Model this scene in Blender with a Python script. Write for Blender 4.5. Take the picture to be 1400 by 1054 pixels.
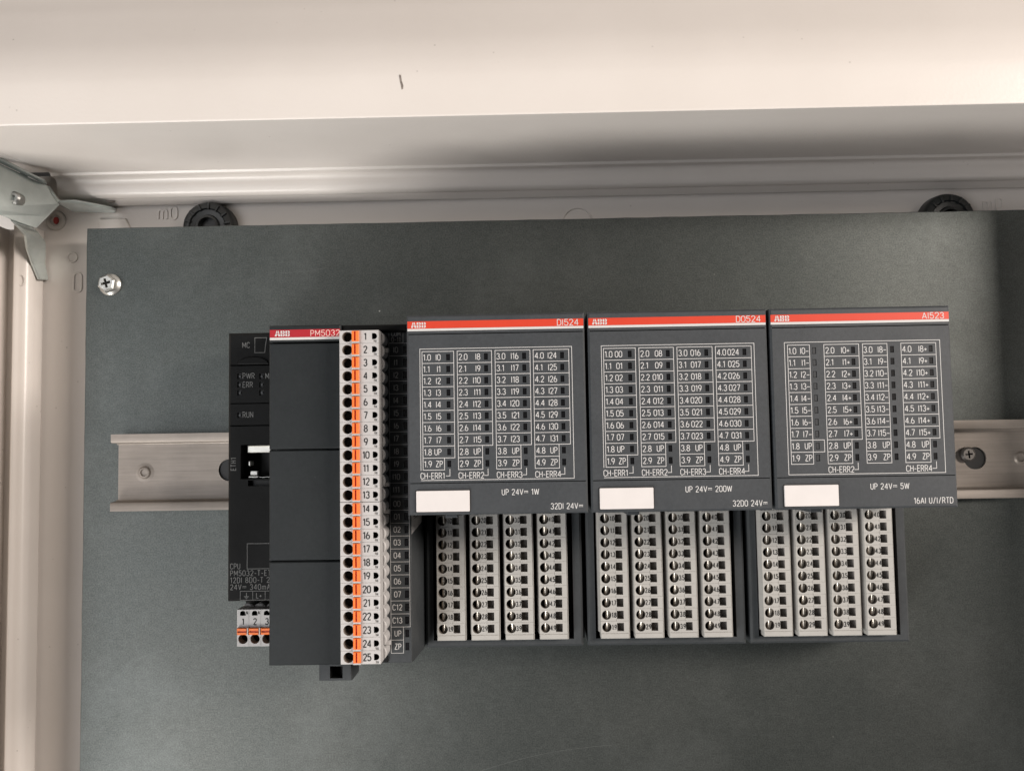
import bpy, bmesh, math, random
from math import sin, cos, pi, radians
from mathutils import Vector, Matrix
from mathutils.geometry import tessellate_polygon

random.seed(7)
S = 0.001                      # everything below is measured in millimetres
scene = bpy.context.scene
for o in list(bpy.data.objects):
    bpy.data.objects.remove(o)
C = scene.collection

# ------------------------------------------------------------------ camera
F_PX, PITCH, YAW, ROLL = 1243.04, -0.0636299, 0.0158838, -0.0172649
CAM = Vector((44.3946, -420.6544, 10.4014))
def rot_rows():
    cp, sp, cy, sy, cr, sr = cos(PITCH), sin(PITCH), cos(YAW), sin(YAW), cos(ROLL), sin(ROLL)
    B = Matrix(((1, 0, 0), (0, 0, -1), (0, 1, 0)))
    Rx = Matrix(((1, 0, 0), (0, cp, -sp), (0, sp, cp)))
    Ry = Matrix(((cy, 0, sy), (0, 1, 0), (-sy, 0, cy)))
    Rz = Matrix(((cr, -sr, 0), (sr, cr, 0), (0, 0, 1)))
    return Rz @ Ry @ Rx @ B
RC = rot_rows()
cam_data = bpy.data.cameras.new('camera')
cam_data.sensor_width = 36
cam_data.lens = 36 * F_PX / 1400
cam_data.clip_start = 0.01
cam_data.clip_end = 50
cam = bpy.data.objects.new('camera', cam_data)
C.objects.link(cam)
r, dn, fw = RC[0], RC[1], RC[2]
m = Matrix((r, -dn, -fw)).transposed().to_4x4()
m.translation = CAM * S
cam.matrix_world = m
scene.camera = cam
scene.render.resolution_x, scene.render.resolution_y = 1024, 770

# ------------------------------------------------------------------ light
world = bpy.data.worlds.new('World')
scene.world = world
world.use_nodes = True
bg = world.node_tree.nodes['Background']
bg.inputs[0].default_value = (1.0, 0.93, 0.86, 1)
bg.inputs[1].default_value = 0.025
def area(name, loc, target, sx, sy, power, col):
    l = bpy.data.lights.new(name, 'AREA')
    l.shape = 'RECTANGLE'; l.size = sx; l.size_y = sy; l.energy = power; l.color = col
    o = bpy.data.objects.new(name, l); C.objects.link(o)
    o.location = loc
    d = Vector(target) - Vector(loc)
    o.rotation_euler = d.to_track_quat('-Z', 'Y').to_euler()
    return o
area('window_light', (-0.54, -0.47, -0.68), (0.02, 0, 0.08), 0.4, 0.4, 10, (1.0, 0.97, 0.93))
area('room_light', (1.38, -1.03, 0.40), (0.05, 0, 0.02), 0.95, 0.30, 40, (1.0, 0.905, 0.825))
area('left_fill_light', (-1.0, -1.6, -0.35), (0.0, 0, 0.0), 0.8, 1.5, 13, (0.96, 0.97, 1.0))  # added fill with no visible source, brightens the plate's left reflection

scene.view_settings.view_transform = 'Standard'
scene.view_settings.look = 'None'
scene.view_settings.exposure = 0.0
scene.view_settings.gamma = 1.0
scene.view_settings.use_curve_mapping = False

# ------------------------------------------------------------------ materials
def new_mat(name):
    mt = bpy.data.materials.new(name); mt.use_nodes = True
    nt = mt.node_tree
    return mt, nt, nt.nodes['Principled BSDF']
def pos_node(nt):
    return nt.nodes.new('ShaderNodeNewGeometry').outputs['Position']
def noise(nt, scale, detail=3, rough=.6, vec=None, stretch=None):
    n = nt.nodes.new('ShaderNodeTexNoise')
    n.inputs['Scale'].default_value = scale; n.inputs['Detail'].default_value = detail
    n.inputs['Roughness'].default_value = rough
    v = pos_node(nt) if vec is None else vec
    if stretch:
        mp = nt.nodes.new('ShaderNodeMapping'); mp.inputs['Scale'].default_value = stretch
        nt.links.new(v, mp.inputs['Vector']); v = mp.outputs['Vector']
    nt.links.new(v, n.inputs['Vector'])
    return n.outputs['Fac']
def ramp(nt, fac, stops):
    n = nt.nodes.new('ShaderNodeValToRGB')
    el = n.color_ramp.elements
    while len(el) < len(stops): el.new(.5)
    for e, (p, c) in zip(el, stops):
        e.position = p; e.color = c if len(c) == 4 else (*c, 1)
    nt.links.new(fac, n.inputs[0])
    return n.outputs[0]
def mixc(nt, fac, a, b, mode='MIX'):
    n = nt.nodes.new('ShaderNodeMix'); n.data_type = 'RGBA'; n.blend_type = mode
    for s, v in ((n.inputs[0], fac), (n.inputs[6], a), (n.inputs[7], b)):
        if isinstance(v, (int, float)): s.default_value = v
        elif isinstance(v, tuple): s.default_value = v if len(v) == 4 else (*v, 1)
        else: nt.links.new(v, s)
    return n.outputs[2]
def bump(nt, p, h, strength, dist):
    b = nt.nodes.new('ShaderNodeBump')
    b.inputs['Strength'].default_value = strength; b.inputs['Distance'].default_value = dist
    nt.links.new(h, b.inputs['Height']); nt.links.new(b.outputs[0], p.inputs['Normal'])
def g(v): return (v, v, v)

def plain(name, col, rough=.5, metal=0, spec=.5, var=.12, scale=120, bmp=0, bscale=2500):
    mt, nt, p = new_mat(name)
    n = noise(nt, scale, 4)
    lo = tuple(c * (1 - var) for c in col); hi = tuple(min(1, c * (1 + var)) for c in col)
    nt.links.new(ramp(nt, n, [(.3, lo), (.7, hi)]), p.inputs['Base Color'])
    p.inputs['Roughness'].default_value = rough; p.inputs['Metallic'].default_value = metal
    p.inputs['Specular IOR Level'].default_value = spec
    if bmp: bump(nt, p, noise(nt, bscale, 2), bmp, .0001)
    return mt

def make_paint():
    mt, nt, p = new_mat('beige_powder_coat')
    base = ramp(nt, noise(nt, 14, 4), [(.3, (.65, .605, .565)), (.7, (.69, .645, .605))])
    v = nt.nodes.new('ShaderNodeTexVoronoi'); v.inputs['Scale'].default_value = 170
    nt.links.new(pos_node(nt), v.inputs['Vector'])
    speck = ramp(nt, v.outputs['Distance'], [(.0, g(.8)), (.04, g(.6)), (.09, g(0)), (1, g(0))])
    gate = ramp(nt, noise(nt, 45, 2), [(.56, g(0)), (.64, g(.7))])
    sp = mixc(nt, 1.0, speck, gate, 'MULTIPLY')
    base = mixc(nt, sp, base, (.20, .17, .14))
    nt.links.new(base, p.inputs['Base Color'])
    p.inputs['Roughness'].default_value = .32
    bump(nt, p, noise(nt, 700, 2), .22, .0002)
    return mt
PAINT = make_paint()

def make_galv():
    mt, nt, p = new_mat('galvanised_sheet')
    big = noise(nt, 4, 6, .68)
    fine = noise(nt, 420, 3, .7, stretch=(.6, 1, 1))
    grain = noise(nt, 1500, 2, .7)
    c = ramp(nt, big, [(.3, (.068, .078, .075)), (.7, (.100, .106, .100))])
    c = mixc(nt, .55, c, ramp(nt, fine, [(.3, g(.78)), (.7, g(1.15))]), 'MULTIPLY')
    c = mixc(nt, .5, c, ramp(nt, grain, [(.35, g(.5)), (.65, g(1.45))]), 'MULTIPLY')
    # grey stains and pale dust specks, each with its own shape
    st = ramp(nt, noise(nt, 14, 7, .72), [(.5, g(0)), (.75, g(.15))])
    c = mixc(nt, st, c, (.30, .32, .315))
    v = nt.nodes.new('ShaderNodeTexVoronoi'); v.inputs['Scale'].default_value = 70
    nt.links.new(pos_node(nt), v.inputs['Vector'])
    sp = ramp(nt, v.outputs['Distance'], [(0, g(1)), (.022, g(.9)), (.04, g(0)), (1, g(0))])
    gate = ramp(nt, noise(nt, 30, 2), [(.57, g(0)), (.63, g(1))])
    c = mixc(nt, mixc(nt, 1.0, sp, gate, 'MULTIPLY'), c, (.7, .7, .66))
    v2 = nt.nodes.new('ShaderNodeTexVoronoi'); v2.inputs['Scale'].default_value = 110
    nt.links.new(pos_node(nt), v2.inputs['Vector'])
    sp2 = ramp(nt, v2.outputs['Distance'], [(0, g(1)), (.03, g(.8)), (.06, g(0)), (1, g(0))])
    gate2 = ramp(nt, noise(nt, 22, 3), [(.52, g(0)), (.6, g(1))])
    c = mixc(nt, mixc(nt, 1.0, sp2, gate2, 'MULTIPLY'), c, (.05, .05, .045))
    nt.links.new(c, p.inputs['Base Color'])
    p.inputs['Metallic'].default_value = .7
    rg = ramp(nt, big, [(.3, g(.36)), (.7, g(.46))])
    nt.links.new(rg, p.inputs['Roughness'])
    bump(nt, p, fine, .10, .0002)
    return mt
GALV = make_galv()

def make_rail():
    mt, nt, p = new_mat('brushed_aluminium')
    f = noise(nt, 900, 3, .7, stretch=(.03, 1, 1))
    c = ramp(nt, f, [(.3, (.245, .215, .188)), (.7, (.305, .268, .236))])
    c = mixc(nt, .35, c, ramp(nt, noise(nt, 60, 4), [(.35, g(.72)), (.65, g(1.15))]), 'MULTIPLY')
    nt.links.new(c, p.inputs['Base Color'])
    p.inputs['Metallic'].default_value = .4; p.inputs['Roughness'].default_value = .48
    bump(nt, p, f, .12, .0002)
    return mt
RAIL = make_rail()

def make_dark_plastic(name, lo, hi, rough, spec=.4):
    mt, nt, p = new_mat(name)
    c = ramp(nt, noise(nt, 45, 4), [(.3, lo), (.7, hi)])
    c = mixc(nt, .5, c, ramp(nt, noise(nt, 700, 3, .7), [(.3, g(.8)), (.7, g(1.22))]), 'MULTIPLY')
    v = nt.nodes.new('ShaderNodeTexVoronoi'); v.inputs['Scale'].default_value = 95
    nt.links.new(pos_node(nt), v.inputs['Vector'])
    sp = ramp(nt, v.outputs['Distance'], [(0, g(.8)), (.02, g(.6)), (.035, g(0)), (1, g(0))])
    gate = ramp(nt, noise(nt, 33, 2), [(.56, g(0)), (.62, g(1))])
    c = mixc(nt, mixc(nt, 1.0, sp, gate, 'MULTIPLY'), c, (.3, .3, .3))
    nt.links.new(c, p.inputs['Base Color'])
    nt.links.new(ramp(nt, noise(nt, 35, 5, .65), [(.3, g(rough - .1)), (.7, g(rough + .12))]), p.inputs['Roughness'])
    p.inputs['Specular IOR Level'].default_value = spec
    bump(nt, p, noise(nt, 2600, 2), .25, .00012)
    return mt
GREY = make_dark_plastic('anthracite_plastic', (.041, .0455, .050), (.048, .0525, .0575), .5)
GREYD = make_dark_plastic('shaded_anthracite_plastic', (.004, .0043, .0044), (.006, .0063, .0065), .58, .15)  # anthracite darkened: shade on the controller base is put into its colour
COVER = make_dark_plastic('charcoal_plastic', (.0125, .0152, .0165), (.0160, .0188, .0203), .5, .26)
FRAME = make_dark_plastic('slate_plastic', (.033, .037, .040), (.040, .044, .047), .5, .35)
BLACK = plain('black_plastic', (.008, .008, .008), .5)
LENS = plain('indicator_lens', (.006, .006, .007), .25)
LENSG = plain('blind_indicator_lens', (.045, .047, .05), .35)
WHITEP = plain('pale_grey_plastic', (.46, .447, .44), .45, var=.05, bmp=.1)
CREAM = plain('warm_grey_plastic', (.37, .36, .34), .45, var=.05, bmp=.1)
HOLE = plain('shaded_cavity_floor', (.035, .026, .02), .55)  # near-black floor colour puts shade into the terminal openings
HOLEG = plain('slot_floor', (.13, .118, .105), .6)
ORANGE = plain('orange_plastic', (.88, .19, .035), .38, var=.06)
RED = plain('vermilion_print', (.58, .045, .018), .45, var=.03)
RED_SHADED = plain('shaded_red_print', (.36, .010, .018), .45, var=.03)  # red print darkened, the controller stripe's shade is in its colour
PRINT = plain('white_print', (.57, .56, .55), .6, var=.03)
PRINTM = plain('wing_print', (.50, .49, .48), .6, var=.03)
PRINTD = plain('shaded_white_print', (.135, .135, .132), .6, var=.03)  # white print dimmed to carry the shade over the controller base
PRINTP = plain('pale_print', (.75, .55, .50), .6, var=.03)
INK = plain('black_ink', (.012, .012, .012), .6)
MARK = plain('white_marker_card', (.655, .62, .605), .5, var=.03)
ZINC = plain('passivated_zinc', (.60, .655, .64), .24, .55, var=.15, scale=60, bmp=.06, bscale=700)
STEEL = plain('bright_screw_steel', (.46, .46, .44), .34, .8, var=.2, scale=500)
TIN = plain('tinned_clamp', (.50, .46, .40), .28, .75, var=.15)
RUBBER = plain('black_rubber', (.016, .018, .018), .38, var=.3, scale=200)
REDPLUG = plain('red_plug', (.36, .02, .015), .3)
CLEAR = plain('milky_washer', (.55, .51, .47), .25)
GOLD = plain('socket_shield', (.82, .81, .76), .3, .5, var=.1)
SCUFF = plain('scuff_dirt', (.20, .17, .15), .7, var=.4, scale=900)
RELIEF = PAINT

# ------------------------------------------------------------------ mesh helpers: points are (x, z, d), d = towards viewer
WLOC = {}
def W(x, z, d): return Vector((x * S, -d * S, z * S))
def un(px, py, d):
    """point of the photograph's pixel at depth d, as (x, z)"""
    v = RC.transposed() @ Vector(((px - 700) / F_PX, (py - 527) / F_PX, 1))
    t = (-d - CAM.y) / v.y
    q = CAM + v * t
    return q.x, q.z

class MB:
    def __init__(s): s.v = []; s.f = []; s.m = []
    def add(s, vs, fs, mi=0):
        o = len(s.v); s.v += vs
        s.f += [tuple(i + o for i in f) for f in fs]; s.m += [mi] * len(fs)
    def quad(s, a, b, c, d, mi=0): s.add([a, b, c, d], [(0, 1, 2, 3)], mi)
    def box(s, x0, x1, z0, z1, d0, d1, c=0.0, mi=0):
        """box whose front edges are chamfered by c"""
        s.prism([(x0, z0), (x1, z0), (x1, z1), (x0, z1)], d0, d1, chamfer=c, mi=mi)
    def prism(s, outer, d0, d1, holes=(), chamfer=0.0, mi=0, back=True):
        """outer: ccw polygon; holes: (polygon, depth, wall material, floor material or None for a through hole)"""
        n = len(outer)
        if area2(outer) < 0: outer = outer[::-1]
        if chamfer:
            front = inset(outer, chamfer)
            s.add([(x, z, d0) for x, z in outer] + [(x, z, d1 - chamfer) for x, z in outer] + [(x, z, d1) for x, z in front],
                  [(i, (i + 1) % n, n + (i + 1) % n, n + i) for i in range(n)] +
                  [(n + i, n + (i + 1) % n, 2 * n + (i + 1) % n, 2 * n + i) for i in range(n)], mi)
        else:
            front = outer
            s.add([(x, z, d0) for x, z in outer] + [(x, z, d1) for x, z in outer],
                  [(i, (i + 1) % n, n + (i + 1) % n, n + i) for i in range(n)], mi)
        s.cap(front, [h[0] for h in holes], d1, mi)
        thru = [h for h in holes if h[3] is None]
        if back: s.cap(outer, [h[0] for h in thru], d0, mi, flip=True)
        for poly, dep, wm, fm in holes:
            if area2(poly) < 0: poly = poly[::-1]
            k = len(poly); e = d0 if fm is None else d1 - dep
            s.add([(x, z, d1) for x, z in poly] + [(x, z, e) for x, z in poly],
                  [(i, (i + 1) % k, k + (i + 1) % k, k + i) for i in range(k)], wm)
            if fm is not None: s.cap(poly, [], e, fm)
    def cap(s, outer, holes, d, mi, flip=False):
        loops = [[Vector((x, z, 0)) for x, z in outer]] + [[Vector((x, z, 0)) for x, z in h] for h in holes]
        flat = [p for l in loops for p in l]
        tris = tessellate_polygon(loops)
        fs = []
        for t in tris:
            a, b, c = (flat[i] for i in t)
            ccw = (b.x - a.x) * (c.y - a.y) - (b.y - a.y) * (c.x - a.x)
            if abs(ccw) < 1e-9: continue
            t = tuple(t)
            if (ccw < 0) != flip: t = t[::-1]
            fs.append(t)
        s.add([(p.x, p.y, d) for p in flat], fs, mi)
    def sweep(s, prof, x0, x1, mi=0, closed=True):
        """prof: (d, z) outline swept along x"""
        n = len(prof)
        vs = [(x0, z, d) for d, z in prof] + [(x1, z, d) for d, z in prof]
        rng = range(n if closed else n - 1)
        s.add(vs, [(i, (i + 1) % n, n + (i + 1) % n, n + i) for i in rng], mi)
        if closed:
            for x in (x0, x1):
                tr = tessellate_polygon([[Vector((d, z, 0)) for d, z in prof]])
                s.add([(x, z, d) for d, z in prof], [tuple(t) for t in tr], mi)
    def lathe(s, cx, cz, prof, n=32, mi=0, a0=0, squash=1):
        """prof: (r, d) revolved about the d axis"""
        k = len(prof); vs = []
        for r_, d in prof:
            vs += [(cx + r_ * cos(a0 + 2 * pi * i / n), cz + squash * r_ * sin(a0 + 2 * pi * i / n), d) for i in range(n)]
        fs = []
        for j in range(k - 1):
            for i in range(n):
                fs.append((j * n + i, j * n + (i + 1) % n, (j + 1) * n + (i + 1) % n, (j + 1) * n + i))
        if prof[-1][0] > 1e-6: fs.append(tuple((k - 1) * n + i for i in range(n)))
        s.add(vs, fs, mi)
    def build(s, name, mats, parent=None, loc=(0, 0, 0), smooth=False, base=(0, 0, 0), recalc=True):
        me = s.mesh(name, mats, smooth, base, recalc)
        return link(name, me, parent, loc)
    def mesh(s, name, mats, smooth=False, base=(0, 0, 0), recalc=True):
        if not isinstance(mats, (list, tuple)): mats = [mats]
        me = bpy.data.meshes.new(name)
        me.from_pydata([W(x - base[0], z - base[1], d - base[2]) for x, z, d in s.v], [], s.f)
        for mt in mats: me.materials.append(mt)
        me.polygons.foreach_set('material_index', s.m)
        bm = bmesh.new(); bm.from_mesh(me)
        bmesh.ops.remove_doubles(bm, verts=bm.verts, dist=1e-7)
        if recalc: bmesh.ops.recalc_face_normals(bm, faces=bm.faces)
        if smooth:
            for f in bm.faces: f.smooth = True
            for e in bm.edges:
                if len(e.link_faces) == 2 and e.calc_face_angle(0) > radians(38): e.smooth = False
        bm.to_mesh(me); bm.free(); me.update()
        return me

def area2(p): return sum(p[i][0] * p[(i + 1) % len(p)][1] - p[(i + 1) % len(p)][0] * p[i][1] for i in range(len(p)))
def inset(p, c):
    n = len(p); out = []
    for i in range(n):
        a, b, d = Vector(p[i - 1]), Vector(p[i]), Vector(p[(i + 1) % n])
        e1 = (b - a).normalized(); e2 = (d - b).normalized()
        n1 = Vector((-e1.y, e1.x)); n2 = Vector((-e2.y, e2.x))
        mm = (n1 + n2); mm = mm / max(.2, mm.dot(n1)) if mm.length > 1e-6 else n1
        q = b + mm * c; out.append((q.x, q.y))
    return out
def circ(cx, cz, r_, n=24, a0=0, sz=1): return [(cx + r_ * cos(a0 + 2 * pi * i / n), cz + sz * r_ * sin(a0 + 2 * pi * i / n)) for i in range(n)]
def rect(x0, x1, z0, z1): return [(x0, z0), (x1, z0), (x1, z1), (x0, z1)]
def rrect(x0, x1, z0, z1, r_, n=5):
    out = []
    for cx, cz, a in ((x1 - r_, z0 + r_, -pi / 2), (x1 - r_, z1 - r_, 0), (x0 + r_, z1 - r_, pi / 2), (x0 + r_, z0 + r_, pi)):
        out += [(cx + r_ * cos(a + pi / 2 * i / n), cz + r_ * sin(a + pi / 2 * i / n)) for i in range(n + 1)]
    return out

def link(name, me, parent=None, loc=(0, 0, 0)):
    """loc is in world (x, z, d) millimetres"""
    o = bpy.data.objects.new(name, me); C.objects.link(o)
    w = W(*loc); o.location = w; WLOC[o.name] = w
    if parent is not None:
        o.parent = parent
        o.matrix_parent_inverse = Matrix.Translation(-WLOC[parent.name])
    return o
def tag(o, label, cat=None, group=None, kind=None):
    if label: o['label'] = label
    if cat: o['category'] = cat
    if group: o['group'] = group
    if kind: o['kind'] = kind
    return o
def thing(name, label, cat, loc, group=None):
    o = link(name, None, None, loc); o.empty_display_size = .01
    return tag(o, label, cat, group)

# ------------------------------------------------------------------ stroke lettering (flat print)
def arc(cx, cy, rx, ry, a0, a1, n=8):
    return [(cx + rx * cos(radians(a0 + (a1 - a0) * i / n)), cy + ry * sin(radians(a0 + (a1 - a0) * i / n))) for i in range(n + 1)]
OV = arc(.25, .73, .25, .27, 0, 180) + arc(.25, .27, .25, .27, 180, 360) + [(.5, .73)]
SIX = arc(.25, .29, .25, .29, 90, 450, 14)
GL = {
 '0': (.5, [OV]), 'O': (.5, [OV]), 'o': (.56, [arc(.28, .5, .28, .5, 0, 360, 18)]),
 '1': (.30, [[(.02, .80), (.22, 1), (.22, 0)]]),
 '2': (.5, [arc(.25, .74, .24, .26, 170, -20) + [(.02, 0), (.5, 0)]]),
 '3': (.5, [arc(.24, .75, .22, .25, 160, -90) , arc(.24, .26, .25, .27, 90, -165)]),
 '4': (.54, [[(.40, 0), (.40, 1), (.0, .28), (.54, .28)]]),
 '5': (.5, [[(.46, 1), (.07, 1), (.04, .53)] + arc(.24, .32, .26, .32, 130, -160, 10)]),
 '6': (.5, [SIX, [(.01, .33), (.10, .72), (.28, 1)]]),
 '7': (.48, [[(0, 1), (.48, 1), (.16, 0)]]),
 '8': (.5, [arc(.25, .76, .21, .24, 0, 360, 14), arc(.25, .26, .25, .26, 90, 450, 14)]),
 '9': (.5, [[(.5 - x, 1 - y) for x, y in SIX], [(.49, .67), (.40, .28), (.22, 0)]]),
 '.': (.10, [[(.05, 0), (.05, .12)]]),
 '-': (.34, [[(.02, .42), (.32, .42)]]), '_': (.46, [[(.0, .42), (.46, .42)]]),
 '+': (.44, [[(.0, .40), (.44, .40)], [(.22, .18), (.22, .62)]]),
 '/': (.46, [[(.06, -.05), (.40, 1.05)]]),
 'A': (.56, [[(0, 0), (.28, 1), (.56, 0)], [(.09, .33), (.47, .33)]]),
 'B': (.5, [[(.02, 0), (.02, 1), (.26, 1)] + arc(.26, .76, .2, .24, 90, -90) + [(.02, .52)], [(.26, .52)] + arc(.26, .26, .24, .26, 90, -90) + [(.02, 0)]]),
 'C': (.5, [arc(.26, .73, .25, .27, 15, 180) + arc(.26, .27, .25, .27, 180, 345)]),
 'D': (.52, [[(.02, 0), (.02, 1), (.22, 1)] + arc(.22, .70, .29, .30, 90, 0) + arc(.22, .30, .29, .30, 0, -90) + [(.02, 0)]]),
 'E': (.44, [[(.44, 1), (.02, 1), (.02, 0), (.44, 0)], [(.02, .52), (.38, .52)]]),
 'H': (.5, [[(.02, 0), (.02, 1)], [(.48, 0), (.48, 1)], [(.02, .52), (.48, .52)]]),
 'I': (.10, [[(.05, 0), (.05, 1)]]),
 'L': (.42, [[(.02, 1), (.02, 0), (.42, 0)]]),
 'M': (.64, [[(.02, 0), (.02, 1), (.32, .25), (.62, 1), (.62, 0)]]),
 'N': (.52, [[(.02, 0), (.02, 1), (.5, 0), (.5, 1)]]),
 'P': (.48, [[(.02, 0), (.02, 1), (.24, 1)] + arc(.24, .73, .23, .27, 90, -90) + [(.02, .46)]]),
 'R': (.5, [[(.02, 0), (.02, 1), (.24, 1)] + arc(.24, .74, .23, .26, 90, -90) + [(.02, .48)], [(.26, .48), (.5, 0)]]),
 'T': (.48, [[(0, 1), (.48, 1)], [(.24, 1), (.24, 0)]]),
 'U': (.5, [[(.02, 1), (.02, .28)] + arc(.25, .27, .23, .27, 180, 360) + [(.48, 1)]]),
 'V': (.54, [[(0, 1), (.27, 0), (.54, 1)]]),
 'W': (.8, [[(0, 1), (.2, 0), (.4, .95), (.6, 0), (.8, 1)]]),
 'Z': (.48, [[(.02, 1), (.46, 1), (.0, 0), (.48, 0)]]),
 'm': (.74, [[(.02, 0), (.02, .66)], [(.02, .42)] + arc(.19, .46, .17, .22, 180, 0) + [(.36, 0)], [(.36, .42)] + arc(.54, .46, .17, .22, 180, 0) + [(.71, 0)]]),
 '=': (.72, [[(0, .62), (.72, .62)], [(0, .38), (.17, .38)], [(.275, .38), (.445, .38)], [(.55, .38), (.72, .38)]]),
 ' ': (.22, []),
}
def split_sharp(p):
    out = [[p[0]]]
    for i in range(1, len(p)):
        out[-1].append(p[i])
        if i < len(p) - 1:
            a = Vector(p[i]) - Vector(p[i - 1]); b = Vector(p[i + 1]) - Vector(p[i])
            if a.length > 1e-5 and b.length > 1e-5 and a.angle(b) > radians(100): out.append([p[i]])
    return out
class Print:
    """flat lettering and rules on a surface at depth d"""
    def __init__(s): s.mb = MB(); s.k = 0
    def stroke(s, pts, w, d):
        P = [Vector(p) for p in pts]
        q = [P[0]]
        for p in P[1:]:
            if (p - q[-1]).length > 1e-5: q.append(p)
        P = q
        if len(P) < 2: return
        closed = (P[0] - P[-1]).length < 1e-4
        L = []; R_ = []; n = len(P)
        for i in range(n):
            if closed and i in (0, n - 1): a, b, c = P[n - 2], P[0], P[1]
            else: a, b, c = P[max(0, i - 1)], P[i], P[min(n - 1, i + 1)]
            e1 = (b - a) if (b - a).length > 1e-6 else (c - b); e2 = (c - b) if (c - b).length > 1e-6 else e1
            e1 = e1.normalized(); e2 = e2.normalized()
            n1 = Vector((-e1.y, e1.x)); n2 = Vector((-e2.y, e2.x)); mm = n1 + n2
            mm = mm / max(.45, mm.dot(n1)) if mm.length > .3 else n1
            L.append(b + mm * w / 2); R_.append(b - mm * w / 2)
        dd = d + (s.k % 7) * .006; s.k += 1
        s.mb.add([(p.x, p.y, dd) for p in L] + [(p.x, p.y, dd) for p in R_], [(i, n + i, n + i + 1, i + 1) for i in range(n - 1)])
    def text(s, t, x, z, h, d, w=.27, wide=1.0, gap=.2, align='l', rot=0):
        tot = sum(GL[c][0] * wide + gap for c in t) - gap
        cx = {'l': 0, 'c': -tot / 2, 'r': -tot}[align]
        for c in t:
            gw, st = GL[c]
            for poly in [p_ for q_ in st for p_ in split_sharp(q_)]:
                pts = []
                for a, b in poly:
                    u, v = (cx + a * wide) * h, (b - .5) * h
                    if rot: u, v = -v, u
                    pts.append((x + u, z + v))
                s.stroke(pts, w, d)
            cx += gw * wide + gap
    def line(s, x0, z0, x1, z1, d, w=.25): s.stroke([(x0, z0), (x1, z1)], w, d)
    def frame(s, x0, x1, z0, z1, d, w=.25):
        s.stroke([(x0, z0), (x1, z0), (x1, z1), (x0, z1), (x0, z0)], w, d)
    def build(s, name, mat, parent, label=None):
        o = s.mb.build(name, mat, parent, recalc=False)
        if label: o['label'] = label
        return o
def logo(pw, pr, x, z, h, d):
    """the three heavy letters ABB, each cut by thin cross lines in the ground colour"""
    w = h * .30
    pw.stroke([(x + .14 * h, z - h / 2), (x + .45 * h, z + h / 2)], w, d)
    pw.stroke([(x + .85 * h, z - h / 2), (x + .54 * h, z + h / 2)], w, d)
    pw.line(x + .25 * h, z - .2 * h, x + .75 * h, z - .2 * h, d, h * .2)
    for k in (1.06, 1.98):
        q = x + k * h
        pw.stroke([(q + w / 2, z - h / 2), (q + w / 2, z + h / 2)], w, d)
        for s_ in (-1, 1):
            c0 = z + s_ * .25 * h
            pw.stroke([(q + w / 2, c0 + .17 * h), (q + .55 * h, c0 + .17 * h)] + [(q + .55 * h + .13 * h * cos(radians(a)), c0 + .17 * h * sin(radians(a))) for a in (60, 20, -20, -60)] + [(q + .55 * h, c0 - .17 * h), (q + w / 2, c0 - .17 * h)], h * .2, d)
    for zz in (z,): pr.line(x - .05 * h, zz, x + 2.9 * h, zz, d + .06, h * .09)
    for k in (.495, 1.42, 2.34): pr.line(x + k * h, z - .6 * h, x + k * h, z + .6 * h, d + .06, h * .08)

# ================================================================== SETTING: enclosure
BW = -18
def structure(name, mb, mat, smooth=False, label=None):
    o = mb.build(name, mat, None, smooth=smooth); o['kind'] = 'structure'
    if label: o['label'] = label
    return o
mb = MB(); mb.box(-215, 326, -300, 146, BW - 1.5, BW)
back_wall = structure('back_wall', mb, PAINT)
# embossed legend beside each standoff, raised in the same paint
def emboss(cx, cz):
    p = MB()
    pr = Print()
    pr.text('m', cx - 4.6, cz + .5, 6.6, BW + .5, w=.8, wide=.95)
    pr.text('0', cx + 1.6, cz, 6.0, BW + .5, w=.8, wide=1.05)
    top = pr.mb
    n = len(top.v)
    allv = top.v + [(x, z, BW - .2) for x, z, d in top.v]
    fs = list(top.f)
    from collections import Counter
    cnt = Counter(); 
    for f in top.f:
        for i in range(len(f)): cnt[tuple(sorted((f[i], f[(i + 1) % len(f)])))] += 1
    for f in top.f:
        for i in range(len(f)):
            a, b = f[i], f[(i + 1) % len(f)]
            if cnt[tuple(sorted((a, b)))] == 1: fs.append((a, n + a, n + b, b))
    p.add(allv, fs)
    return p.build('embossed_marking', RELIEF, back_wall, recalc=False)
for px, py in ((229, 292), (1357, 280)):
    x, z = un(px, py, BW); emboss(x, z)
# knock-outs stamped in the back wall
def stamped_ring(px, py, r_, sz=1):
    x, z = un(px, py, BW); q = MB()
    q.lathe(x, z, [(r_ + .5, BW - .1), (r_ + .25, BW + .6), (r_ - .05, BW + .55), (r_ - .4, BW - .1)], 40, squash=sz)
    q.build('stamped_knockout', RELIEF, back_wall, smooth=True)
stamped_ring(790, 305, 7.2); stamped_ring(99.5, 352, 2.3)
x, z = un(107, 384, BW); q = MB()
for poly in (rrect(x - 2.6, x + 2.2, z - 6, z + 4.2, 2.2),):
    q.prism(poly, BW - .2, BW + .5, holes=[(rrect(x - 1.7, x + 1.3, z - 5.2, z + 3.4, 1.4), .4, 0, 0)], chamfer=.2)
q.build('stamped_slot', RELIEF, back_wall)
x0, z1 = un(137, 300, BW); x1, _ = un(178, 300, BW); q = MB()
q.prism([(x0, z1 - 9), (x1 + 3, z1 - 9), (x1 - 2, z1), (x0, z1)], BW - .2, BW + 1.0, chamfer=.4)
q.build('raised_pad', RELIEF, back_wall)

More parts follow.
